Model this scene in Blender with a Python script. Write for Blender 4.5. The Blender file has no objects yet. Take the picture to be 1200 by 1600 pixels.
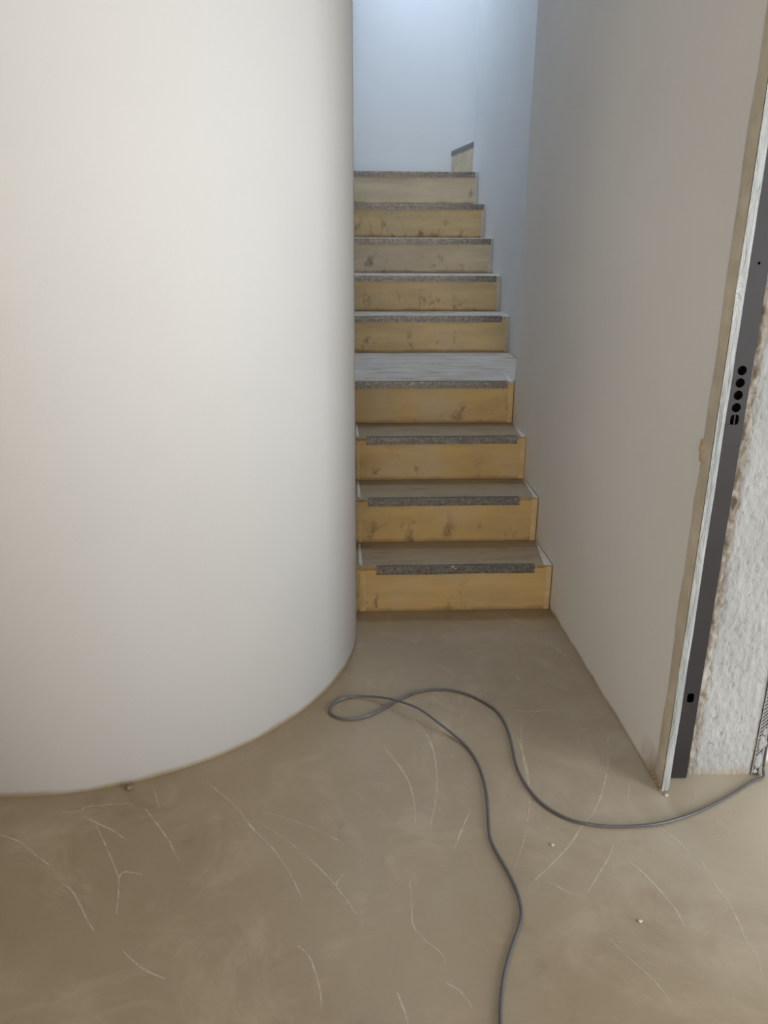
import bpy, bmesh, math, random
from mathutils import Vector, Matrix, noise

# ------------------------------------------------------------------ camera, world, light, exposure
sc = bpy.context.scene
COL = sc.collection
cam_data = bpy.data.cameras.new('camera')
cam = bpy.data.objects.new('camera', cam_data)
COL.objects.link(cam)
cam_data.sensor_fit = 'VERTICAL'
cam_data.sensor_height = 36.0
cam_data.lens = 1287.9 / 1600 * 36.0
cam_data.clip_start = 0.02
cam.matrix_world = (Matrix.Translation((0, 0, 1.3935))
                    @ Matrix.Rotation(math.radians(90 - 20.395), 4, 'X')
                    @ Matrix.Rotation(0.0061, 4, 'Z'))
sc.camera = cam

world = bpy.data.worlds.new('world')
sc.world = world
world.use_nodes = True
bg = world.node_tree.nodes['Background']
bg.inputs[0].default_value = (0.80, 0.88, 1.0, 1)
bg.inputs[1].default_value = 0.6

def area_light(name, loc, target, sx, sy, power, color):
    l = bpy.data.lights.new(name, 'AREA')
    l.shape = 'RECTANGLE'; l.size = sx; l.size_y = sy
    l.energy = power; l.color = color
    o = bpy.data.objects.new(name, l); COL.objects.link(o)
    o.location = loc
    d = Vector(target) - Vector(loc)
    o.rotation_euler = d.to_track_quat('-Z', 'Y').to_euler()
    return o

# daylight through the big window of the front room (right, behind the camera)
area_light('window_daylight', (3.38, -0.5, 1.25), (-0.6, 1.6, 0.8), 1.5, 2.0, 126, (0.87, 0.945, 1.0))
# warm fill behind the camera, its wide window added to light risers and corridor
area_light('rear_fill', (0.15, -4.12, 1.45), (0.25, 2.4, 0.95), 2.9, 1.5, 94, (1.0, 0.86, 0.70))
# blue fill lamp added before the left wall to brighten the stairwell's right wall
area_light('stairwell_fill', (-0.185, 5.5, 3.25), (0.6, 5.42, 2.75), 0.9, 1.0, 19, (0.62, 0.79, 1.0))
# and the rooflight over the flight
area_light('rooflight_daylight', (0.12, 4.75, 5.05), (0.3, 4.75, 0.0), 0.7, 2.0, 88, (0.66, 0.81, 1.0))

sc.view_settings.view_transform = 'Standard'
sc.view_settings.look = 'None'
sc.view_settings.gamma = 1.0
sc.view_settings.use_curve_mapping = False
sc.view_settings.exposure = 0.1

# ------------------------------------------------------------------ helpers
def link(name, me, mat=None, parent=None):
    o = bpy.data.objects.new(name, me)
    COL.objects.link(o)
    if mat is not None:
        for m in (mat if isinstance(mat, (list, tuple)) else [mat]):
            me.materials.append(m)
    if parent is not None:
        o.parent = parent
    return o

def from_bm(name, bm, mat=None, parent=None, smooth=False):
    bmesh.ops.recalc_face_normals(bm, faces=bm.faces[:])
    me = bpy.data.meshes.new(name)
    bm.to_mesh(me); bm.free()
    if smooth:
        me.polygons.foreach_set('use_smooth', [True] * len(me.polygons))
    return link(name, me, mat, parent)

def thing(o, label, cat, group=None, kind=None):
    o['label'] = label; o['category'] = cat
    if group: o['group'] = group
    if kind: o['kind'] = kind
    return o

def empty(name, loc=(0, 0, 0), parent=None):
    o = bpy.data.objects.new(name, None)
    COL.objects.link(o); o.location = loc
    o.empty_display_size = 0.1
    if parent: o.parent = parent
    return o

def box(bm, x0, x1, y0, y1, z0, z1, fn=None):
    vs = []
    for z in (z0, z1):
        for x, y in ((x0, y0), (x1, y0), (x1, y1), (x0, y1)):
            p = (x, y, z)
            vs.append(bm.verts.new(fn(*p) if fn else p))
    for f in ((3, 2, 1, 0), (4, 5, 6, 7), (0, 1, 5, 4), (1, 2, 6, 5), (2, 3, 7, 6), (3, 0, 4, 7)):
        bm.faces.new([vs[i] for i in f])
    return vs

def prism(bm, pts, z0, z1):
    a = [bm.verts.new((p[0], p[1], z0)) for p in pts]
    b = [bm.verts.new((p[0], p[1], z1)) for p in pts]
    n = len(pts)
    bm.faces.new(a[::-1]); bm.faces.new(b)
    for i in range(n):
        j = (i + 1) % n
        bm.faces.new((a[i], a[j], b[j], b[i]))

def tube(bm, pts, r, seg=10):
    rings = []
    n = len(pts)
    for i, p in enumerate(pts):
        t = (pts[min(i + 1, n - 1)] - pts[max(i - 1, 0)]).normalized()
        ref = Vector((0, 0, 1)) if abs(t.z) < 0.9 else Vector((1, 0, 0))
        u = t.cross(ref).normalized(); v = u.cross(t)
        rings.append([bm.verts.new(p + r * (math.cos(2 * math.pi * k / seg) * u + math.sin(2 * math.pi * k / seg) * v)) for k in range(seg)])
    for i in range(n - 1):
        for k in range(seg):
            m = (k + 1) % seg
            bm.faces.new((rings[i][k], rings[i][m], rings[i + 1][m], rings[i + 1][k]))
    bm.faces.new(rings[0][::-1]); bm.faces.new(rings[-1])

def spline(P, sub=5):
    P = [Vector(p) for p in P]
    out = []
    for i in range(len(P) - 1):
        p0 = P[max(i - 1, 0)]; p1 = P[i]; p2 = P[i + 1]; p3 = P[min(i + 2, len(P) - 1)]
        for k in range(sub):
            t = k / sub
            out.append(0.5 * ((2 * p1) + (p2 - p0) * t + (2 * p0 - 5 * p1 + 4 * p2 - p3) * t * t + (3 * p1 - p0 - 3 * p2 + p3) * t ** 3))
    out.append(P[-1])
    return out

def lump(bm, c, r, seed, sq=(1, 1, 1), n=2):
    res = bmesh.ops.create_icosphere(bm, subdivisions=n, radius=1.0)
    for v in res['verts']:
        d = v.co.copy()
        k = 1 + 0.45 * noise.noise(d * 1.3 + Vector((seed * 3.7, seed * 1.3, 0)))
        v.co = Vector(c) + Vector((d.x * sq[0], d.y * sq[1], d.z * sq[2])) * r * k

# ------------------------------------------------------------------ materials (all procedural)
class NT:
    def __init__(s, name):
        s.m = bpy.data.materials.new(name); s.m.use_nodes = True
        s.t = s.m.node_tree; s.b = s.t.nodes['Principled BSDF']
        s.co = s.n('ShaderNodeTexCoord').outputs['Object']
    def n(s, typ, **kw):
        nd = s.t.nodes.new(typ)
        for k, v in kw.items(): setattr(nd, k, v)
        return nd
    def l(s, a, b): s.t.links.new(a, b)
    def map(s, scale=(1, 1, 1), rand=False):
        mp = s.n('ShaderNodeMapping'); mp.inputs['Scale'].default_value = scale
        s.l(s.co, mp.inputs['Vector'])
        if rand:
            oi = s.n('ShaderNodeObjectInfo'); mu = s.n('ShaderNodeMath', operation='MULTIPLY')
            mu.inputs[1].default_value = 57.0
            s.l(oi.outputs['Random'], mu.inputs[0])
            cx = s.n('ShaderNodeCombineXYZ')
            for k in range(3): s.l(mu.outputs[0], cx.inputs[k])
            s.l(cx.outputs[0], mp.inputs['Location'])
        return mp.outputs[0]
    def noise(s, scale, detail=4, rough=0.55, vec=None, dist=0.0):
        nd = s.n('ShaderNodeTexNoise')
        nd.inputs['Scale'].default_value = scale; nd.inputs['Detail'].default_value = detail
        nd.inputs['Roughness'].default_value = rough; nd.inputs['Distortion'].default_value = dist
        s.l(vec if vec is not None else s.co, nd.inputs['Vector'])
        return nd.outputs['Fac']
    def ramp(s, fac, a, b, va=0.0, vb=1.0):
        mr = s.n('ShaderNodeMapRange'); mr.interpolation_type = 'SMOOTHSTEP'
        mr.inputs['From Min'].default_value = a; mr.inputs['From Max'].default_value = b
        mr.inputs['To Min'].default_value = va; mr.inputs['To Max'].default_value = vb
        s.l(fac, mr.inputs['Value'])
        return mr.outputs['Result']
    def mix(s, fac, A, B):
        mx = s.n('ShaderNodeMix', data_type='RGBA')
        for sock, val in ((mx.inputs[0], fac), (mx.inputs[6], A), (mx.inputs[7], B)):
            if hasattr(val, 'is_linked'): s.l(val, sock)
            elif isinstance(val, (tuple, list)): sock.default_value = (*val[:3], 1)
            else: sock.default_value = val
        return mx.outputs[2]
    def math(s, op, A, B):
        nd = s.n('ShaderNodeMath', operation=op)
        for sock, val in ((nd.inputs[0], A), (nd.inputs[1], B)):
            if hasattr(val, 'is_linked'): s.l(val, sock)
            else: sock.default_value = val
        return nd.outputs[0]
    def sep(s):
        nd = s.n('ShaderNodeSeparateXYZ'); s.l(s.co, nd.inputs[0]); return nd.outputs
    def col(s, c):
        if hasattr(c, 'is_linked'): s.l(c, s.b.inputs['Base Color'])
        else: s.b.inputs['Base Color'].default_value = (*c, 1)
    def rough(s, r):
        if hasattr(r, 'is_linked'): s.l(r, s.b.inputs['Roughness'])
        else: s.b.inputs['Roughness'].default_value = r
    def bump(s, h, strength, dist):
        nd = s.n('ShaderNodeBump'); nd.inputs['Strength'].default_value = strength
        nd.inputs['Distance'].default_value = dist
        s.l(h, nd.inputs['Height']); s.l(nd.outputs[0], s.b.inputs['Normal'])

def plain(name, c, rough=0.6, metal=0.0, var=0.12, scale=30):
    t = NT(name)
    f = t.noise(scale, 3)
    t.col(t.mix(t.ramp(f, .3, .7), tuple(x * (1 - var) for x in c), tuple(min(1, x * (1 + var)) for x in c)))
    t.rough(rough); t.b.inputs['Metallic'].default_value = metal
    return t.m

def mat_wall(name, c, base_stain, corner=None):
    t = NT(name)
    cl = t.mix(t.ramp(t.noise(1.7, 4), .3, .7), tuple(x * .975 for x in c), tuple(min(1, x * 1.02) for x in c))
    z = t.sep()[2]
    if base_stain:
        # brown wet-screed line where the plaster meets the floor
        edge = t.math('ADD', t.math('MULTIPLY', t.noise(9, 4), 0.026), t.math('MULTIPLY', z, -1.0))
        cl = t.mix(t.ramp(edge, -0.006, 0.012, 0, .8), cl, (0.40, 0.285, 0.13))
    if corner:
        # brown soaked patch in the bottom corner at the raw end
        vd = t.n('ShaderNodeVectorMath', operation='DISTANCE'); t.l(t.co, vd.inputs[0]); vd.inputs[1].default_value = corner
        dd = t.math('ADD', vd.outputs['Value'], t.math('MULTIPLY', t.noise(16, 4), .09))
        cl = t.mix(t.ramp(dd, .16, .075, 0, .8), cl, (0.36, 0.25, 0.13))
    t.col(cl); t.rough(0.75)
    t.bump(t.noise(120, 3), 0.10, 0.002)
    return t.m

def mat_floor():
    t = NT('screed')
    v = t.map((1, 1, 1))
    a = t.noise(1.1, 5, .6, v, .4); b = t.noise(5.5, 6, .65, v, .8); c = t.noise(46, 4, .6)
    cl = t.mix(t.ramp(a, .3, .72), (0.285, 0.217, 0.136), (0.355, 0.283, 0.190))
    cl = t.mix(t.ramp(t.noise(2.6, 6, .7, v, 1.6), .50, .70, 0, .5), cl, (0.43, 0.345, 0.24))
    cl = t.mix(t.ramp(b, .52, .74, 0, .6), cl, (0.42, 0.34, 0.245))
    cl = t.mix(t.ramp(b, .42, .25, 0, .5), cl, (0.225, 0.162, 0.10))
    cl = t.mix(t.ramp(c, .58, .8, 0, .22), cl, (0.42, 0.35, 0.27))
    # pale patch by the raw wall end: window light and sheen painted in, some dust
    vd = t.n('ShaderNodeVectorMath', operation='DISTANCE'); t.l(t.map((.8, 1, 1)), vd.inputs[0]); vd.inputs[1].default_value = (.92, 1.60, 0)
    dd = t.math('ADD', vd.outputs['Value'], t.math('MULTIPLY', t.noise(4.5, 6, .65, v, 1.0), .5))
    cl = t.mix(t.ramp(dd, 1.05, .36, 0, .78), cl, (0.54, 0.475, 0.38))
    t.col(cl)
    t.rough(t.ramp(b, .3, .7, .40, .56))
    t.bump(t.math('ADD', t.math('MULTIPLY', b, .6), t.math('MULTIPLY', c, .4)), .12, .004)
    return t.m

def mat_riser(name, base, grey):
    t = NT(name)
    v = t.map((1, 1, 1), True); vs = t.map((0.7, 1, 3.5), True); sm = t.map((1.0, 1, 0.55), True)
    cl = t.mix(t.ramp(t.noise(5, 5, .6, vs), .3, .7), tuple(x * .88 for x in base), tuple(min(1, x * 1.1) for x in base))
    cl = t.mix(t.ramp(t.noise(3.0, 3, .5, v), .45, .75, 0, grey), cl, (0.56, 0.49, 0.37))
    # brown scuffs and knots of dirt, mostly in the lower half
    z = t.sep()[2]
    low = t.ramp(z, .125, .03, .15, 1.0)
    sp = t.math('MULTIPLY', t.ramp(t.noise(17, 5, .68, sm, .25), .525, .68), low)
    gate = t.ramp(t.noise(4.6, 2, .5, v), .42, .56, .08, 1)
    cl = t.mix(t.math('MULTIPLY', t.math('MULTIPLY', sp, gate), .85), cl, (0.17, 0.105, 0.055))
    # brown line along the foot
    foot = t.math('ADD', t.math('MULTIPLY', t.noise(11, 3, .5, v), .028), t.math('MULTIPLY', z, -1.0))
    cl = t.mix(t.ramp(foot, -.006, .014, 0, .7), cl, (0.27, 0.165, 0.075))
    t.col(cl); t.rough(.62)
    t.bump(t.noise(40, 4, .6, v), .15, .003)
    return t.m

def mat_tread(name, base, dust, amt):
    t = NT(name)
    v = t.map((.8, 2.4, 1), True)
    cl = t.mix(t.ramp(t.noise(7, 5, .62, v, .5), .36, .66, 0, amt), base, dust)
    cl = t.mix(t.ramp(t.noise(9, 5, .65, v, .3), .50, .72, 0, .6), cl, (0.24, 0.185, 0.13))
    t.col(cl); t.rough(.8)
    t.bump(t.noise(60, 4, .6), .2, .003)
    return t.m

def mat_concrete():
    t = NT('rough_concrete')
    v = t.map((1, 1, .6))
    a = t.noise(4, 5, .6, v); b = t.noise(28, 5, .65, v, .3); c = t.noise(130, 3, .6)
    cl = t.mix(t.ramp(a, .3, .7), (0.35, 0.352, 0.35), (0.47, 0.472, 0.47))
    cl = t.mix(t.ramp(b, .60, .74, 0, .55), cl, (0.60, 0.597, 0.585))
    cl = t.mix(t.ramp(b, .40, .29, 0, .75), cl, (0.19, 0.175, 0.155))
    xyz = t.sep()
    f = t.noise(75, 5, .7, t.map((1, 1, .45)), .5)
    cl = t.mix(t.ramp(f, .42, .30, 0, .7), cl, (0.20, 0.19, 0.175))
    cl = t.mix(t.ramp(f, .58, .72, 0, .5), cl, (0.62, 0.617, 0.605))
    foot = t.math('ADD', t.math('MULTIPLY', t.noise(20, 3), .05), t.math('MULTIPLY', xyz[2], -1.0))
    cl = t.mix(t.ramp(foot, -.01, .03, 0, .6), cl, (0.36, 0.285, 0.18))
    t.col(cl); t.rough(.9)
    t.bump(t.math('ADD', b, f), .6, .008)
    return t.m

def mat_mortar():
    t = NT('broken_mortar')
    b = t.noise(26, 5, .65, None, .4); a = t.noise(7, 3)
    cl = t.mix(t.ramp(b, .35, .65), (0.19, 0.155, 0.115), (0.36, 0.33, 0.285))
    cl = t.mix(t.ramp(a, .5, .64, 0, .7), cl, (0.46, 0.445, 0.415))
    cl = t.mix(t.ramp(b, .36, .26, 0, .9), cl, (0.065, 0.045, 0.03))
    t.col(cl); t.rough(.95); t.bump(b, .5, .006)
    return t.m

def mat_film():
    t = NT('plastic_film')
    v = t.map((1, 1, .25))
    t.col(t.mix(t.ramp(t.noise(30, 3, .5, v), .35, .7), (0.30, 0.315, 0.31), (0.44, 0.452, 0.448)))
    t.rough(.38); t.b.inputs['Specular IOR Level'].default_value = .4
    t.bump(t.noise(38, 4, .6, t.map((1.6, 1, .22)), 1.2), .9, .012)
    return t.m

def mat_galv():
    t = NT('galvanised_steel')
    t.col(t.mix(t.ramp(t.noise(90, 3), .35, .7), (0.135, 0.135, 0.134), (0.27, 0.27, 0.267)))
    t.b.inputs['Metallic'].default_value = .7; t.rough(.40)
    return t.m

def mat_dust():
    t = NT('chalk_scratch')
    t.col((0.66, 0.585, 0.47)); t.rough(.9)
    v = t.map((1, 1, 1), True)
    a = t.ramp(t.noise(26, 4, .7, v), .30, .64, 0.2, .62)
    t.l(a, t.b.inputs['Alpha'])
    return t.m

M = dict(
    white=mat_wall('white_plaster', (0.69, 0.685, 0.675), True),
    right=mat_wall('grey_white_plaster', (0.87, 0.85, 0.82), True, (0.705, 1.76, 0.0)),
    upper=mat_wall('stairwell_plaster', (0.78, 0.79, 0.80), False),
    ceil=plain('ceiling_concrete', (0.50, 0.49, 0.47), .85, 0, .03, 3),
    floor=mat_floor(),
    core=plain('step_concrete', (0.36, 0.32, 0.26), .9),
    skim=plain('skim_plaster', (0.62, 0.59, 0.54), .8, 0, .1, 20),
    primer=plain('amber_primer', (0.40, 0.235, 0.075), .6, 0, .25, 40),
    pale=plain('pale_filler', (0.60, 0.455, 0.24), .7, 0, .12, 20),
    tan=plain('raw_board_edge', (0.66, 0.585, 0.46), .8, 0, .12, 14),
    foam=plain('dried_glue', (0.50, 0.39, 0.23), .6, 0, .2, 60),
    galv=mat_galv(),
    zinc=plain('dull_zinc', (0.36, 0.36, 0.37), .5, .3, .15, 90),
    stud=plain('grey_steel_stud', (0.028, 0.024, 0.026), .5, .1, .10, 12),
    film=mat_film(), concrete=mat_concrete(), mortar=mat_mortar(),
    cable=plain('cable_sheath', (0.10, 0.10, 0.105), .34, 0, .08, 60),
    dust=mat_dust(),
    crumb=plain('crumb_plaster_and_glint', (0.58, 0.53, 0.44), .9),
    brown=plain('crumb_brown', (0.20, 0.15, 0.095), .9),
    raw=plain('bare_plaster', (0.48, 0.45, 0.40), .9, 0, .08, 3),
    frame=plain('window_paint', (0.75, 0.75, 0.74), .5, 0, .03),
)

# measured on the floor of the place, in metres
CABLE= [(0.211, 1.028, 0.005), (0.217, 1.077, 0.005), (0.222, 1.115, 0.005), (0.231, 1.155, 0.005), (0.241, 1.19, 0.005), (0.261, 1.242, 0.005), (0.282, 1.289, 0.005), (0.293, 1.322, 0.005), (0.295, 1.364, 0.005), (0.289, 1.408, 0.005), (0.277, 1.455, 0.005), (0.262, 1.504, 0.005), (0.253, 1.549, 0.005), (0.257, 1.609, 0.005), (0.263, 1.689, 0.005), (0.261, 1.763, 0.005), (0.252, 1.829, 0.005), (0.229, 1.898, 0.005), (0.19, 1.95, 0.012), (0.157, 1.976, 0.025), (0.105, 2.03, 0.035), (0.05, 2.073, 0.03), (0.003, 2.111, 0.018), (-0.054, 2.133, 0.008), (-0.093, 2.137, 0.005), (-0.131, 2.119, 0.005), (-0.152, 2.089, 0.005), (-0.158, 2.062, 0.005), (-0.145, 2.037, 0.005), (-0.116, 2.021, 0.005), (-0.079, 2.021, 0.005), (-0.043, 2.038, 0.005), (-0.006, 2.067, 0.005), (0.026, 2.101, 0.005), (0.051, 2.125, 0.005), (0.101, 2.164, 0.005), (0.16, 2.18, 0.005), (0.209, 2.177, 0.005), (0.265, 2.148, 0.005), (0.317, 2.094, 0.005), (0.34, 2.051, 0.005), (0.354, 1.979, 0.005), (0.356, 1.899, 0.005), (0.354, 1.83, 0.005), (0.361, 1.764, 0.005), (0.377, 1.707, 0.005), (0.4, 1.66, 0.005), (0.44, 1.619, 0.005), (0.481, 1.598, 0.005), (0.54, 1.587, 0.005), (0.602, 1.588, 0.005), (0.666, 1.597, 0.005), (0.736, 1.622, 0.005), (0.813, 1.661, 0.005), (0.897, 1.714, 0.005), (0.955, 1.755, 0.005)]

SCR= [[(-0.899, 1.551), (-0.845, 1.53), (-0.792, 1.49), (-0.746, 1.457)], [(-0.824, 1.63), (-0.739, 1.634), (-0.735, 1.649), (-0.676, 1.658), (-0.614, 1.662)], [(-0.736, 1.623), (-0.688, 1.595), (-0.641, 1.569), (-0.597, 1.537)], [(-0.691, 1.595), (-0.655, 1.542), (-0.617, 1.482), (-0.583, 1.425), (-0.568, 1.38), (-0.555, 1.32)], [(-0.583, 1.724), (-0.563, 1.676), (-0.549, 1.647)], [(-0.581, 1.641), (-0.54, 1.591), (-0.5, 1.538), (-0.458, 1.469)], [(-0.458, 1.75), (-0.408, 1.701), (-0.358, 1.649), (-0.308, 1.577), (-0.254, 1.515), (-0.21, 1.447), (-0.17, 1.365)], [(-0.34, 1.632), (-0.285, 1.632), (-0.212, 1.605), (-0.147, 1.568), (-0.081, 1.526)], [(-0.291, 1.593), (-0.236, 1.551), (-0.178, 1.495), (-0.123, 1.433), (-0.077, 1.366), (-0.038, 1.299)], [(-0.704, 1.41), (-0.665, 1.379), (-0.614, 1.311), (-0.587, 1.279)], [(-0.168, 1.247), (-0.143, 1.221), (-0.128, 1.185), (-0.115, 1.143), (-0.111, 1.11)], [(-0.517, 1.233), (-0.461, 1.19), (-0.412, 1.169)], [(-0.581, 1.42), (-0.572, 1.439), (-0.527, 1.43)], [(-0.1, 1.401), (-0.094, 1.424), (-0.084, 1.438)], [(0.4, 2.012), (0.383, 1.907), (0.377, 1.81), (0.371, 1.696), (0.347, 1.593), (0.324, 1.52), (0.296, 1.455)], [(0.637, 1.968), (0.604, 1.839), (0.566, 1.735), (0.525, 1.651), (0.481, 1.595), (0.437, 1.531), (0.38, 1.466), (0.337, 1.423)], [(0.06, 2.072), (0.113, 1.978), (0.136, 1.904), (0.142, 1.782), (0.133, 1.682), (0.111, 1.57)], [(0.004, 1.889), (0.055, 1.794), (0.077, 1.694), (0.081, 1.591)], [(0.061, 1.421), (0.063, 1.358), (0.065, 1.3), (0.083, 1.268), (0.12, 1.23), (0.125, 1.208)], [(0.543, 1.537), (0.517, 1.491), (0.471, 1.424), (0.445, 1.388)], [(0.544, 1.511), (0.574, 1.462), (0.6, 1.407), (0.622, 1.346), (0.626, 1.296)], [(0.461, 1.271), (0.488, 1.226), (0.523, 1.175), (0.543, 1.121)], [(0.726, 1.483), (0.73, 1.417), (0.741, 1.364), (0.742, 1.305), (0.739, 1.265), (0.745, 1.227), (0.736, 1.184)], [(0.659, 1.596), (0.695, 1.543), (0.707, 1.493)], [(0.03, 1.144), (0.041, 1.111), (0.049, 1.08)], [(0.122, 1.166), (0.151, 1.145), (0.169, 1.112)], [(0.217, 1.648), (0.187, 1.57), (0.168, 1.518)], [(0.358, 1.423), (0.395, 1.396), (0.419, 1.379)], [(0.646, 1.773), (0.628, 1.723), (0.611, 1.675)], [(0.772, 1.749), (0.798, 1.731), (0.782, 1.688), (0.763, 1.665)], [(0.854, 1.642), (0.809, 1.608), (0.822, 1.571), (0.768, 1.56)], [(-0.01, 1.926), (0.02, 1.866), (0.044, 1.809), (0.066, 1.755), (0.081, 1.678)], [(0.098, 1.99), (0.132, 1.907), (0.143, 1.829), (0.14, 1.73)], [(0.531, 2.547), (0.564, 2.47), (0.602, 2.396), (0.621, 2.311)], [(0.175, 2.327), (0.202, 2.306), (0.225, 2.273)], [(0.373, 2.082), (0.437, 2.071), (0.525, 2.084)], [(0.375, 1.961), (0.381, 1.88), (0.381, 1.785), (0.366, 1.673)], [(0.395, 2.295), (0.42, 2.269), (0.435, 2.229)], [(-0.095, 2.373), (-0.074, 2.432), (-0.053, 2.462)]]

# ------------------------------------------------------------------ the setting
def struct(o):
    o['kind'] = 'structure'; return o

PSI = -0.0506971379
DIR = Vector((math.sin(PSI), math.cos(PSI), 0)); PERP = Vector((math.cos(PSI), -math.sin(PSI), 0))
def st(s, d, z=0.0):                       # stair coordinates: s to the right, d into the picture
    p = PERP * s + DIR * d; return (p.x, p.y, z)

ROOM_H, SHAFT_H = 3.2, 5.2
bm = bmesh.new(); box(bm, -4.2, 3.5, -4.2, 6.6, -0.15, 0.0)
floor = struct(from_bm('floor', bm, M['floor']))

# curved wall on the left: straight run, quarter round of 0.87 m, then along the stairs
R_C = 0.865; CX, CY = -0.955, 2.548
outer = [(-4.2, CY - R_C)]
for k in range(49):
    t = math.radians(-90 + k * 87.1 / 48)
    outer.append((CX + R_C * math.cos(t), CY + R_C * math.sin(t)))
inner = [(-4.2, CY - R_C + .12)]
for k in range(49):
    t = math.radians(-90 + k * 87.1 / 48)
    inner.append((CX + (R_C - .12) * math.cos(t), CY + (R_C - .12) * math.sin(t)))
bm = bmesh.new()
n = len(outer); grid = []
zs = (0.0, ROOM_H)
for z in zs:
    grid.append(([bm.verts.new((x, y, z)) for x, y in outer], [bm.verts.new((x, y, z)) for x, y in inner]))
smooth_faces = []
for i in range(n - 1):
    smooth_faces.append(bm.faces.new((grid[0][0][i], grid[0][0][i + 1], grid[1][0][i + 1], grid[1][0][i])))
    bm.faces.new((grid[0][1][i], grid[1][1][i], grid[1][1][i + 1], grid[0][1][i + 1]))
    bm.faces.new((grid[1][0][i], grid[1][0][i + 1], grid[1][1][i + 1], grid[1][1][i]))
    bm.faces.new((grid[0][0][i], grid[0][1][i], grid[0][1][i + 1], grid[0][0][i + 1]))
for i in (0, n - 1):
    bm.faces.new((grid[0][0][i], grid[1][0][i], grid[1][1][i], grid[0][1][i]))
for f in smooth_faces: f.smooth = True
for i in (0, n - 1):
    for e in bm.edges: pass
o = from_bm('wall_left', bm, M['white'])
struct(o)
a0 = outer[-1]; b0 = st(0.04, 6.25)
bm = bmesh.new(); prism(bm, [(a0[0], a0[1]), b0[:2], (b0[0] - .12, b0[1]), (a0[0] - .12, a0[1])], 0, SHAFT_H)
struct(from_bm('wall_stair_left', bm, M['white']))

win = bmesh.new()
for (y0, y1, z0, z1) in ((5.0, 5.05, 2.7, 3.8), (5.95, 6.0, 2.7, 3.8), (5.05, 5.95, 2.7, 2.75), (5.05, 5.95, 3.75, 3.8)):
    box(win, -.235, -.195, y0, y1, z0, z1)
struct(from_bm('stair_fill_frame', win, M['frame']))  # frame added around the stairwell fill lamp, on a wall without an opening

# right wall: near leaf up to the jog beside the fourth step, then the stairwell side set back 15 cm
A = (0.709, 1.716); B = (0.5475, 3.452); C = (0.6935, 3.468); D = (0.5195, 5.335)
bm = bmesh.new()
prism(bm, [(0.727, 1.727), (0.7086, 1.7212), B, C, (0.80, 3.5), (0.80, 1.86), (0.745, 1.86), (0.727, 1.78)], 0, ROOM_H)
wall_right = struct(from_bm('wall_right', bm, M['right']))
bm = bmesh.new()
prism(bm, [(C[0], C[1] + .003), D, (D[0] + .02, D[1] + .0), (2.6, 5.33), (2.6, 3.472), (.83, 3.472)], 0, SHAFT_H)
struct(from_bm('wall_stair_right', bm, M['upper']))
# white plastered wall that carries on to the right of the raw wall end
bm = bmesh.new(); prism(bm, [(1.0, 1.835), (3.4, 1.835), (3.4, 2.0), (1.0, 2.0)], 0, ROOM_H)
struct(from_bm('wall_front', bm, M['white']))
# back wall of the stairwell
bm = bmesh.new(); prism(bm, [(-0.6, 6.29), (2.75, 6.32), (2.75, 6.45), (-0.6, 6.42)], 0, SHAFT_H)
struct(from_bm('wall_back', bm, M['upper']))
bm = bmesh.new(); prism(bm, [(2.6, 5.33), (2.75, 5.33), (2.75, 6.32), (2.6, 6.315)], 0, SHAFT_H)
struct(from_bm('wall_landing', bm, M['upper']))
# shaft front above the room ceiling
bm = bmesh.new(); box(bm, -0.4, 2.6, 3.30, 3.45, ROOM_H + .1, SHAFT_H)
struct(from_bm('wall_shaft', bm, M['upper']))
# room shell behind the camera
bm = bmesh.new()
for (x0, x1, z0, z1) in ((-4.3, -1.35, 0, ROOM_H), (1.65, 3.5, 0, ROOM_H), (-1.35, 1.65, 0, .65), (-1.35, 1.65, 2.25, ROOM_H)):
    box(bm, x0, x1, -4.3, -4.15, z0, z1)
struct(from_bm('wall_rear', bm, M['raw']))
bm = bmesh.new(); box(bm, -4.3, -4.15, -4.15, 1.68, 0, ROOM_H); struct(from_bm('wall_far_left', bm, M['raw']))
bm = bmesh.new()
for (y0, y1, z0, z1) in ((-4.15, -1.3, 0, ROOM_H), (.3, 2.0, 0, ROOM_H), (-1.3, .3, 0, .2), (-1.3, .3, 2.3, ROOM_H)):
    box(bm, 3.4, 3.55, y0, y1, z0, z1)
struct(from_bm('wall_far_right', bm, M['raw']))
win = bmesh.new()
for (y0, y1, z0, z1) in ((-1.3, -1.24, .2, 2.3), (.24, .3, .2, 2.3), (-.53, -.47, .26, 2.24), (-1.24, .24, .2, .26), (-1.24, .24, 2.24, 2.3)):
    box(win, 3.44, 3.5, y0, y1, z0, z1)
struct(from_bm('window_1', win, M['frame']))
win = bmesh.new()
for (x0, x1, z0, z1) in ((-1.35, -1.29, .65, 2.25), (1.59, 1.65, .65, 2.25), (-.38, -.32, .71, 2.19), (.62, .68, .71, 2.19), (-1.29, 1.59, .65, .71), (-1.29, 1.59, 2.19, 2.25)):
    box(win, x0, x1, -4.28, -4.21, z0, z1)
struct(from_bm('rear_fill_frame', win, M['frame']))  # frame added around the warm rear fill lamp
bm = bmesh.new(); box(bm, -4.3, 3.55, -4.3, 3.45, ROOM_H, ROOM_H + .1)
struct(from_bm('ceiling', bm, M['ceil']))
bm = bmesh.new(); box(bm, -0.6, 2.75, 3.3, 6.45, SHAFT_H, SHAFT_H + .1)
struct(from_bm('ceiling_shaft', bm, M['ceil']))

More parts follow.
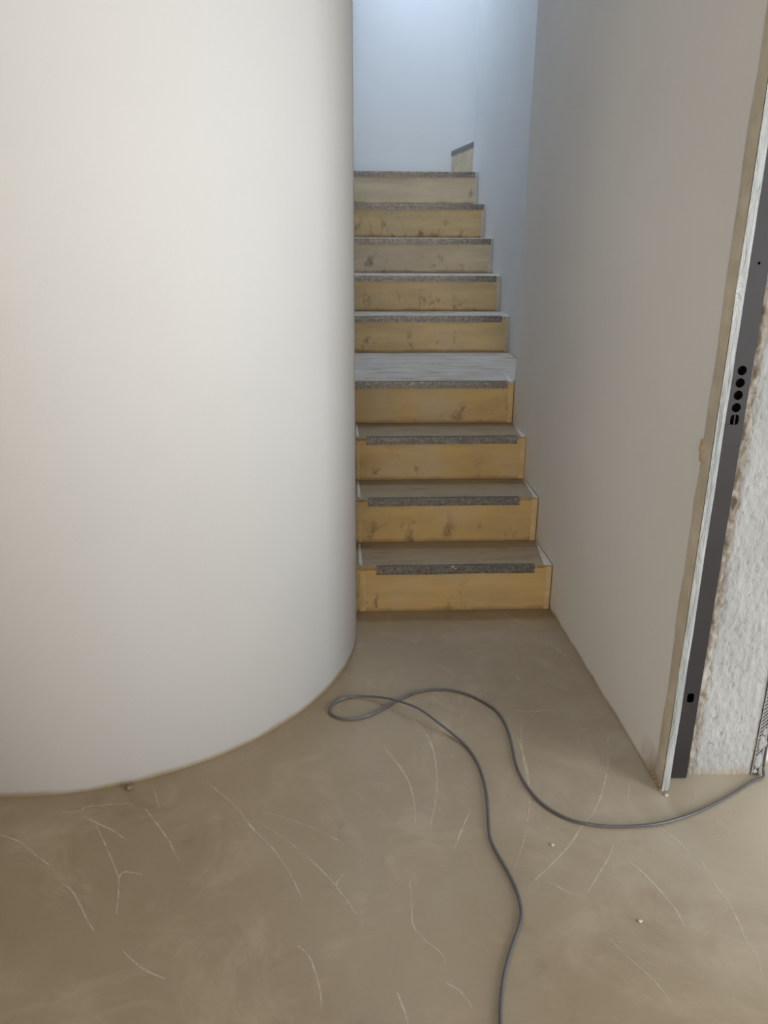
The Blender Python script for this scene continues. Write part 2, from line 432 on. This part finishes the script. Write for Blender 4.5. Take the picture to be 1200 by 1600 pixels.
# pieces of the right wall: raw rounded edge, dried glue
bm = bmesh.new()
nx, ny = Vector((-1, -.0930, 0)).normalized().to_tuple()[:2]
def onwall(y, off=0.0):
    k = (y - A[1]) / (B[1] - A[1]); return (A[0] + (B[0] - A[0]) * k + nx * off, y + ny * off)
rows = 90
prev = None
for i in range(rows + 1):
    z = 0.03 + (ROOM_H - .05) * i / rows
    w = 1.764 + .010 * noise.noise(Vector((0, 3, z * 5))) + .004 * noise.noise(Vector((0, 9, z * 23)))
    cur = []
    for y, off in ((w, .0003), (w - .006, .0016), (w - .022, .0012), (1.7185, .0008)):
        x, yy = onwall(y, off); cur.append(bm.verts.new((x, yy, z)))
    if prev:
        for k in range(3): bm.faces.new((prev[k], prev[k + 1], cur[k + 1], cur[k]))
    prev = cur
from_bm('board_edge_strip', bm, M['tan'], wall_right, True)
for i, (y, z, r, sz) in enumerate(((1.765, .893, .008, 1.6), (1.763, .875, .006, 2.0), (1.768, .908, .005, 1.2))):
    bm = bmesh.new(); x, yy = onwall(y, .001); lump(bm, (x, yy, z), r, i, (.5, 1, sz))
    from_bm('glue_blob', bm, M['foam'], wall_right, True)
bm = bmesh.new()
for i in range(14):
    y = 1.722 + .011 * i; x, yy = onwall(y, .001)
    lump(bm, (x, yy, .004 + .007 * abs(math.sin(i * 2.1)) * (1 - i / 16)), .0038 * (1.2 - i / 20), i + 20, (.7, 1.1, 1), 1)
from_bm('glue_crust', bm, M['foam'], wall_right, True)['kind'] = 'stuff'

# ------------------------------------------------------------------ staircase
R = 0.175; G = 0.23867; D0 = 2.69867
nose = [D0 + G * i for i in range(4)] + [4.1738 + G * i for i in range(5)]
#        strip left, strip right, right edge of the step
strip = [(.111, .685), (.088, .667), (.088, .695), (.045, .691), (.04, .796), (.038, .801), (.036, .806), (.034, .797), (.032, .778)]
edge_r = [.748, .738, .731, .719, .8375, .827, .817, .807, .796]
edge_l = [.052, .052, .051, .050, .048, .047, .046, .045, .044]
lower_riser = mat_riser('riser_amber', (0.555, 0.402, 0.182), .65)
mid_riser = mat_riser('riser_pale_amber', (0.68, 0.52, 0.285), .65)  # amber lightened to make up for the weak light on the upper steps
upper_riser = mat_riser('riser_greyed', (0.68, 0.58, 0.41), .7)  # greyer tone, partly the bluish stairwell light put into the colour
tread_brown = mat_tread('tread_brown', (0.365, 0.275, 0.165), (0.385, 0.32, 0.235), .7)
tread_grey = mat_tread('tread_grey', (0.52, 0.45, 0.37), (0.62, 0.575, 0.51), .9)

stairs = empty('staircase', st(.39, D0))
stairs.rotation_euler = (0, 0, -PSI)
bpy.context.view_layer.update()
thing(stairs, 'raw plastered staircase with yellowish risers and metal edge strips, climbing between the white walls', 'staircase')
# children are written in stair coordinates relative to the root: x = s - .39, y = d - D0
rnd = random.Random(4)

def nosing(name, parent, x0, x1, y, z, seed):
    """Perforated steel edge angle: slotted front wing, rolled nose, toothed top wing."""
    rr = random.Random(seed)
    bm = bmesh.new()
    th = .0012
    f0 = y - .0022
    def wob(x): return .0012 * noise.noise(Vector((x * 6, seed, 0)))
    nseg = max(2, int((x1 - x0) / .05))
    xs = [x0 + (x1 - x0) * i / nseg for i in range(nseg + 1)]
    for a, b in zip(xs[:-1], xs[1:]):                                   # long bars, slightly wavy
        for (ya, yb, za, zb) in ((f0 - th, f0, z - .026, z - .0195), (f0 - th, f0, z - .012, z - .003), (f0 - th, f0 + .004, z - .003, z + .0032), (f0 + .017, f0 + .021, z + .0012, z + .0024)):
            vs = []
            for x in (a, b):
                w = wob(x)
                for yy, zz in ((ya, za), (yb, za), (yb, zb), (ya, zb)):
                    vs.append(bm.verts.new((x, yy + w * .4, zz + w)))
            for q in ((0, 1, 5, 4), (1, 2, 6, 5), (2, 3, 7, 6), (3, 0, 4, 7)):
                bm.faces.new([vs[k] for k in q])
    k = int((x1 - x0) / .0075)
    for i in range(k):                                                  # ribs of the front wing and teeth of the top wing
        x = x0 + (i + .5) * (x1 - x0) / k; w = wob(x)
        box(bm, x - .0027, x + .0027, f0 - th, f0, z - .0198 + w, z - .0115 + w)
        box(bm, x - .0017, x + .0017, f0 + .003, f0 + .019, z + .0012 + w, z + .0026 + w + .0012 * rr.random())
    return from_bm(name, bm, M['galv'], parent)

for i in range(9):
    z0, z1 = i * R, (i + 1) * R
    d = nose[i]; dn = nose[i + 1] if i < 8 else nose[i] + 1.10
    xl, xr = edge_l[i] - .39 - .02, edge_r[i] - .39
    xw = .0385 - .39                      # face of the left wall
    y = d - D0; yn = dn - D0
    bm = bmesh.new()
    if i == 3:
        jog = 3.4560 - D0
        prism(bm, [(xw, y + .010), (xr, y + .010), (xr + .004, jog), (.845 - .39, jog + .02), (.838 - .39, yn + .03), (xw, yn + .03)], z0, z1 - .006)
    elif i == 8:
        prism(bm, [(xw, y + .010), (xr, y + .010), (xr - .0, y + .215), (.79 - .39, y + .225), (.79 - .39, y + 1.12), (xw, y + 1.12)], z0, z1 - .006)
    else:
        prism(bm, [(xw, y + .010), (xr, y + .010), (edge_r[i] - .39 - .006, yn + .03), (xw, yn + .03)], z0, z1 - .006)
    step = from_bm('step', bm, M['core'], stairs)
    # riser panel (own origin so that its stains sit at its foot)
    bm = bmesh.new()
    wv = 24
    cols = []
    xrr = xr - (.022 if i else .02)
    for k in range(wv + 1):
        x = xw + (xrr - xw) * k / wv
        e = .0012 * noise.noise(Vector((x * 7, i * 5.1, 0)))
        top = .1685 + .0012 * noise.noise(Vector((x * 9, i * 3.3, 4)))
        cols.append([bm.verts.new((x, e, .0005)), bm.verts.new((x, e - .0005, .05)), bm.verts.new((x, e, .12)), bm.verts.new((x, e, top)), bm.verts.new((x, .010, top)), bm.verts.new((x, .010, .0005))])
    for k in range(wv):
        for q in range(6):
            bm.faces.new((cols[k][q], cols[k + 1][q], cols[k + 1][(q + 1) % 6], cols[k][(q + 1) % 6]))
    bm.faces.new(cols[0]); bm.faces.new(cols[-1][::-1])
    rs = from_bm('riser', bm, (lower_riser if i < 4 else mid_riser if i in (4, 5, 7) else upper_riser), step)
    rs.location = (0, y, z0)
    # filler strip beside the riser, against the wall
    bm = bmesh.new(); box(bm, xrr, xr - .001, y - .0015, y + .010, z0 + .001, z1 - .004)
    from_bm('filler_strip', bm, M['pale'] if i < 4 else M['skim'], step)
    if i < 3:
        bm = bmesh.new(); box(bm, xl + .02, xl + .02 + (.022, .014, .010)[i], y - .0022, y - .0002, z0 + .004, z1 - .012)
        from_bm('filler_strip', bm, M['pale'], step)
    # tread slab
    bm = bmesh.new()
    y1 = yn - .001
    if i == 3:
        prism(bm, [(xw, y + .002), (xr - .001, y + .002), (xr + .002, jog - .002), (.8445 - .39, jog + .018), (.8375 - .39, y1), (xw, y1)], z1 - .006, z1)
    elif i == 8:
        prism(bm, [(xw, y + .002), (xr - .001, y + .002), (xr - .001, y + .2), (.785 - .39, y + .225), (.785 - .39, y + 1.1), (xw, y + 1.1)], z1 - .006, z1)
    else:
        prism(bm, [(xw, y + .002), (xr - .001, y + .002), (edge_r[i] - .39 - .006, y1), (xw, y1)], z1 - .006, z1)
    td = from_bm('tread', bm, tread_brown if i < 3 else tread_grey, step)
    # skim coat wedge where the tread meets the right wall
    bm = bmesh.new()
    w0 = (.030, .018, .022, .02, .02, .012, .012, .01, .01)[i]
    prism(bm, [(xr - w0, y + .003), (xr - .001, y + .003), (xr - .008, y + .225), (xr - .012, y + .225)], z1, z1 + .0025)
    from_bm('plaster_wedge', bm, M['skim'], step)
    if i < 3:
        bm = bmesh.new(); prism(bm, [(xl + .018, y + .03), (xl + .03, y + .01), (xl + .026, y + .22), (xl + .018, y + .225)], z1, z1 + .0025)
        from_bm('plaster_wedge', bm, M['skim'], step)
    # amber primer line along the front edge, showing at both ends of the metal strip
    if i < 4:
        bm = bmesh.new(); box(bm, xl + .02, xr - .03, y - .0018, y + .0030, z1 - .0095, z1 - .0004)
        from_bm('primer_line', bm, M['primer'], step)
    sl, sr = strip[i]
    nosing('nosing_strip', step, sl - .39, sr - .39, y - .001, z1, i)
    # pale specks added in place of the glints of crumpled metal on the strip
    if i in (0, 3, 5, 8):
        for q in range({0: 2, 3: 5, 5: 3, 8: 6}[i]):
            bm = bmesh.new()
            xx = {0: .41, 3: .30, 5: .24, 8: .20}[i] + rnd.uniform(-.03, .04) - .39
            lump(bm, (xx, y - .004 - .002 * rnd.random(), z1 + rnd.uniform(-.012, .004)), rnd.uniform(.0025, .0045), q + i, (1.4, .6, 1), 1)
            from_bm('glint_speck', bm, M['crumb'], step)

# tenth step: the flight turns right behind the end of the wall
def loc(p):                                   # world -> stair root coordinates
    return stairs.matrix_world.inverted() @ Vector(p)
p0 = Vector((0.523, 5.357, 0)); p1 = Vector((0.462, 6.285, 0))
t = (p1 - p0).normalized(); nrm = Vector((t.y, -t.x, 0))      # nrm points right, into the step
def quad(off0, off1, a=0.0, b=1.0):
    L = (p1 - p0).length
    return [tuple(loc(p0 + t * (L * a) + nrm * off0))[:2], tuple(loc(p0 + t * (L * a) + nrm * off1))[:2], tuple(loc(p0 + t * (L * b) + nrm * off1))[:2], tuple(loc(p0 + t * (L * b) + nrm * off0))[:2]]
z0, z1 = 9 * R, 10 * R
bm = bmesh.new(); prism(bm, quad(.010, .27), z0, z1 - .006)
step = from_bm('step', bm, M['core'], stairs)
bm = bmesh.new(); prism(bm, quad(0, .010, .035), 0, R - .006)
rs = from_bm('riser', bm, upper_riser, step); rs.location = (0, 0, z0)
bm = bmesh.new(); prism(bm, quad(-.001, .010, .002, .03), z0, z1 - .004); from_bm('filler_strip', bm, M['skim'], step)
bm = bmesh.new(); prism(bm, quad(.002, .26), z1 - .006, z1); from_bm('tread', bm, tread_grey, step)
ns = nosing('nosing_strip', step, -.02, (p1 - p0).length - .01, 0, 0, 31)
L0 = loc(p1)
ns.location = (L0.x, L0.y, z1)
dv = loc(p0) - loc(p1)
ns.rotation_euler = (0, 0, math.atan2(dv.y, dv.x))
z0, z1 = 10 * R, 11 * R
bm = bmesh.new(); prism(bm, quad(.27, .53), 9 * R, z1)
from_bm('step', bm, M['core'], stairs)
bm = bmesh.new(); prism(bm, quad(.53, 2.0), 9 * R, z1 + R)
from_bm('step', bm, M['core'], stairs)

# ------------------------------------------------------------------ raw end of the right wall
# plastic film folded over the board edge
bm = bmesh.new()
rows = 150; prev = None
for i in range(rows + 1):
    z = .004 + (ROOM_H - .01) * i / rows
    nz = lambda k, f: noise.noise(Vector((k * 2.3, k, z * f)))
    cur = []
    for k, (x, y) in enumerate(((.7085, 1.7150), (.7145, 1.7155), (.7195, 1.7165), (.7243, 1.7180), (.7278, 1.7215), (.7338, 1.7325))):
        amp = (0, .0020, .0034, .0034, .0030, .0020)[k]
        dx = -.0035 * max(0, noise.noise(Vector((7, 1, z * 4.3)))) if k < 2 else 0
        cur.append(bm.verts.new((x + dx + amp * .5 * nz(k + .5, 5), y + amp * nz(k, 6) + amp * .7 * nz(k + 7, 21), z)))
    if prev:
        for k in range(5): bm.faces.new((prev[k], prev[k + 1], cur[k + 1], cur[k]))
    prev = cur
film = from_bm('plastic_film', bm, M['film'], None, True)
thing(film, 'crinkled pale grey plastic film folded over the end of the right wall', 'film')

# steel C stud with service holes
zs_h = [(1.065, 'r'), (1.039, 'r'), (1.011, 'r'), (.984, 'r'), (.957, 'h'), (.246, 's'), (1.287, 'p')]
bm = bmesh.new()
SX0, SX1, SY = .7465, .7895, 1.768
XC = .7680
def stud_ring(zc, hx, hz, z_lo, z_hi):
    """rectangular web piece with one rounded hole in it"""
    N = 24
    rim, out = [], []
    for k in range(N):
        a = 2 * math.pi * k / N
        c, s = math.cos(a), math.sin(a)
        ex = 1.0 if hz <= hx * 1.15 else .55
        rim.append((XC + math.copysign(abs(c) ** ex, c) * hx, zc + math.copysign(abs(s) ** ex, s) * hz))
        hw = (SX1 - SX0) / 2
        up, dn = z_hi - zc, zc - z_lo
        vert = up if s > 0 else dn
        m = max(abs(c) / hw, abs(s) / vert)
        out.append(((SX0 + SX1) / 2 + c / m, zc + s / m))
    # snap the nearest outline points to the four corners
    for cx_, cz_ in ((SX0, z_lo), (SX1, z_lo), (SX0, z_hi), (SX1, z_hi)):
        j = min(range(N), key=lambda q: (out[q][0] - cx_) ** 2 + (out[q][1] - cz_) ** 2)
        out[j] = (cx_, cz_)
    r0 = [bm.verts.new((x, SY, z)) for x, z in rim]; o0 = [bm.verts.new((x, SY, z)) for x, z in out]
    r1 = [bm.verts.new((x, SY + .0025, z)) for x, z in rim]
    for k in range(N):
        m = (k + 1) % N
        bm.faces.new((r0[k], r0[m], o0[m], o0[k])); bm.faces.new((r0[k], r1[k], r1[m], r0[m]))
def plate(z_lo, z_hi):
    bm.faces.new([bm.verts.new(p) for p in ((SX0, SY, z_lo), (SX1, SY, z_lo), (SX1, SY, z_hi), (SX0, SY, z_hi))])
holes = [(.246, .0088, .0135), (.957, .0095, .0115), (.984, .0100, .0104), (1.0115, .0100, .0104), (1.0385, .0100, .0104), (1.0655, .0100, .0104), (1.287, .003, .003)]
zc = .004
for i, (z, hx, hz) in enumerate(holes):
    lo = z - max(hz + .003, .0132); hi = z + max(hz + .003, .0132)
    if i and lo < zc: lo = zc
    if i + 1 < len(holes): hi = min(hi, (z + holes[i + 1][0]) / 2)
    if lo > zc + 1e-5: plate(zc, lo)
    stud_ring(z, hx, hz, lo, hi); zc = hi
plate(zc, ROOM_H - .01)
# flanges going back and their lips
for x in (SX0, SX1):
    s = 1 if x == SX0 else -1
    for (xa, ya, xb, yb) in ((x, SY, x, SY + .055), (x, SY + .055, x + s * .010, SY + .055)):
        bm.faces.new([bm.verts.new(p) for p in ((xa, ya, .004), (xb, yb, .004), (xb, yb, ROOM_H - .01), (xa, ya, ROOM_H - .01))])
bmesh.ops.remove_doubles(bm, verts=bm.verts[:], dist=1e-5)
stud = from_bm('metal_stud', bm, M['stud'])
thing(stud, 'dark grey metal wall stud with a row of punched round holes, beside the concrete', 'stud')
bm = bmesh.new()
box(bm, XC - .0012, XC + .0012, SY - .0008, SY + .002, .945, .969)
box(bm, XC - .019, XC - .008, SY - .003, SY + .0, .943, .9465)
from_bm('bent_tab', bm, M['stud'], stud)

# raw concrete core with rough face
bm = bmesh.new()
NX, NZ, ZT = 46, 380, 2.0
V = []
cav = [((.803, .752), .017, .020), ((.800, 1.16), .010, .03), ((.806, .64), .008, .012)]
for j in range(NZ + 1):
    z = ZT * j / NZ
    row = []
    rag = .8085 + .008 * noise.noise(Vector((3, 0, z * 9))) + .006 * noise.noise(Vector((5, 0, z * 37)))
    for i in range(NX + 1):
        u = i / NX
        x = rag + (.9635 - rag) * u
        y = 1.7885 + .0016 * noise.noise(Vector((x * 22, 1, z * 16))) + .0016 * noise.noise(Vector((x * 75, 2, z * 48))) + .0011 * noise.noise(Vector((x * 190, 3, z * 120)))
        pit = noise.noise(Vector((x * 110, 8, z * 62)))
        if pit > .42: y += (pit - .42) * .012
        k = max(0, 1 - u * 9); y += k * k * .006
        for (c, rx, rz) in cav:
            q = ((x - c[0]) / rx) ** 2 + ((z - c[1]) / rz) ** 2
            if q < 1: y += .012 * (1 - q)
        q = abs(x - (.9145 - (.185 - z) * .12)) / .0022
        if .148 < z < .188 and q < 1: y += .005 * (1 - q)
        row.append(bm.verts.new((x, y, z)))
    V.append(row)
for j in range(NZ):
    for i in range(NX):
        bm.faces.new((V[j][i], V[j][i + 1], V[j + 1][i + 1], V[j + 1][i]))
box(bm, .808, .9635, 1.789, 1.789 + .07, ZT, ROOM_H - .005)
# sides and back of the core
bl = [bm.verts.new((.806, 1.858, z)) for z in (0, ZT)]; br = [bm.verts.new((.9635, 1.858, z)) for z in (0, ZT)]
bm.faces.new([V[j][NX] for j in range(NZ + 1)] + [br[1], br[0]])
bm.faces.new([bl[0], bl[1]] + [V[j][0] for j in range(NZ, -1, -1)])
bm.faces.new((bl[0], br[0], br[1], bl[1]))
conc = from_bm('concrete_core', bm, M['concrete'], None, True)
thing(conc, 'rough grey concrete core exposed at the end of the right wall', 'concrete')
bm = bmesh.new()
V = []; NX, NZ = 9, 360
for j in range(NZ + 1):
    z = ROOM_H * .64 * j / NZ; row = []
    for i in range(NX + 1):
        x = .7905 + (.8215 - .7905) * i / NX
        b = math.sin(math.pi * i / NX)
        y = 1.7945 - .006 * b + .007 * noise.noise(Vector((x * 60, 4, z * 26))) + .004 * noise.noise(Vector((x * 150, 6, z * 75)))
        q = ((x - .801) / .013) ** 2 + ((z - .752) / .020) ** 2
        if q < 1: y += .014 * (1 - q)
        row.append(bm.verts.new((x, y, z)))
    V.append(row)
for j in range(NZ):
    for i in range(NX): bm.faces.new((V[j][i], V[j][i + 1], V[j + 1][i + 1], V[j + 1][i]))
from_bm('mortar_seam', bm, M['mortar'], conc, True)

# perforated corner bead on the outer corner
bm = bmesh.new()
BX0, BX1, BY = .9645, .9865, 1.786
box(bm, BX0, BX0 + .0022, BY - .0015, BY + .001, .002, ROOM_H - .01)
box(bm, BX1 - .004, BX1 + .0012, BY - .0015, BY + .045, .002, ROOM_H - .01)
z = .004
while z < 1.2:
    hgt = .0072
    vs = [bm.verts.new(p) for p in ((BX0 + .001, BY, z), (BX1 - .003, BY, z + .022), (BX1 - .003, BY, z + .022 + hgt), (BX0 + .001, BY, z + hgt))]
    vb = [bm.verts.new((v.co.x, BY + .001, v.co.z)) for v in vs]
    bm.faces.new(vs); bm.faces.new(vb[::-1])
    for k in range(4): bm.faces.new((vs[k], vb[k], vb[(k + 1) % 4], vs[(k + 1) % 4]))
    z += .0115
bead = from_bm('corner_bead', bm, M['zinc'])
thing(bead, 'perforated galvanised corner bead on the outer edge of the raw concrete', 'corner bead')
for i, (x, z, r, s) in enumerate(((.979, .10, .011, 2.0), (.977, .045, .010, 2.6), (.981, .135, .008, 1.6), (.972, .012, .008, .8))):
    bm = bmesh.new(); lump(bm, (x, BY - .0002, z), r, i + 3, (1, .18, s))
    from_bm('plaster_patch', bm, M['concrete'], bead, True)

# ------------------------------------------------------------------ cable
x0, y0, _ = CABLE[0]
pts = [Vector((x0 + .35, y0 - 2.2, .005)), Vector((x0 + .18, y0 - 1.3, .005)), Vector((x0 - .06, y0 - .6, .005)), Vector((x0 - .02, y0 - .15, .005))] + [Vector(p) for p in CABLE]
pts += [Vector((.990, 1.770, .006)), Vector((.9965, 1.786, .012)), Vector((.9985, 1.796, .035)), Vector((.9990, 1.800, .10)), Vector((.9975, 1.801, .20)), Vector((.9985, 1.802, .35)), Vector((.998, 1.802, .8)), Vector((.998, 1.802, 1.6)), Vector((.998, 1.802, 3.19))]
P = spline(pts, 5)
# smooth the hand-measured path a little
for _ in range(3):
    P = [P[0]] + [(P[i - 1] + P[i] * 2 + P[i + 1]) / 4 for i in range(1, len(P) - 1)] + [P[-1]]
bm = bmesh.new(); tube(bm, P, .0035, 10)
cable = from_bm('power_cable', bm, M['cable'], None, True)
thing(cable, 'thin grey cable looping once across the brown floor to the wall end', 'cable')

# ------------------------------------------------------------------ marks and crumbs on the floor
for q, path in enumerate(SCR):
    pp = spline([(x, y, 0) for x, y in path], 6)
    rr = random.Random(q)
    w0 = rr.uniform(.0013, .0030)
    bm = bmesh.new(); prev = None
    for i, p in enumerate(pp):
        tt = (pp[min(i + 1, len(pp) - 1)] - pp[max(i - 1, 0)]).normalized()
        nn = Vector((-tt.y, tt.x, 0))
        taper = math.sin(math.pi * (.06 + .88 * i / (len(pp) - 1))) ** .5
        w = w0 * taper * (1 + .5 * noise.noise(Vector((i * .31, q, 0))))
        cur = [bm.verts.new(p + nn * w + Vector((0, 0, .0004))), bm.verts.new(p + Vector((0, 0, .0005))), bm.verts.new(p - nn * w + Vector((0, 0, .0004)))]
        if prev:
            for k in range(2): bm.faces.new((prev[k], prev[k + 1], cur[k + 1], cur[k]))
        prev = cur
    from_bm('chalk_scratch', bm, M['dust'], floor)

def crumb(name, x, y, r, mat, label, seed, sq=(1, 1, .6)):
    bm = bmesh.new(); lump(bm, (0, 0, r * sq[2] * .8), r, seed, sq, 2)
    o = from_bm(name, bm, mat, None, True); o.location = (x, y, 0)
    thing(o, label, 'crumb')
crumb('mortar_crumb', -.644, 1.718, .009, M['brown'], 'small brown crumb of mortar at the foot of the curved wall', 1)
crumb('plaster_crumb', .396, 1.528, .0045, M['crumb'], 'tiny white plaster crumb alone on the floor left of the cable bend', 2)
crumb('plaster_crumb', .538, 1.312, .0045, M['crumb'], 'small pale plaster crumb on the open floor right of the cable', 5, (1.3, .8, .45))
crumb('plaster_crumb', .716, 1.703, .0055, M['crumb'], 'white plaster crumb against the bottom corner of the right wall', 7)
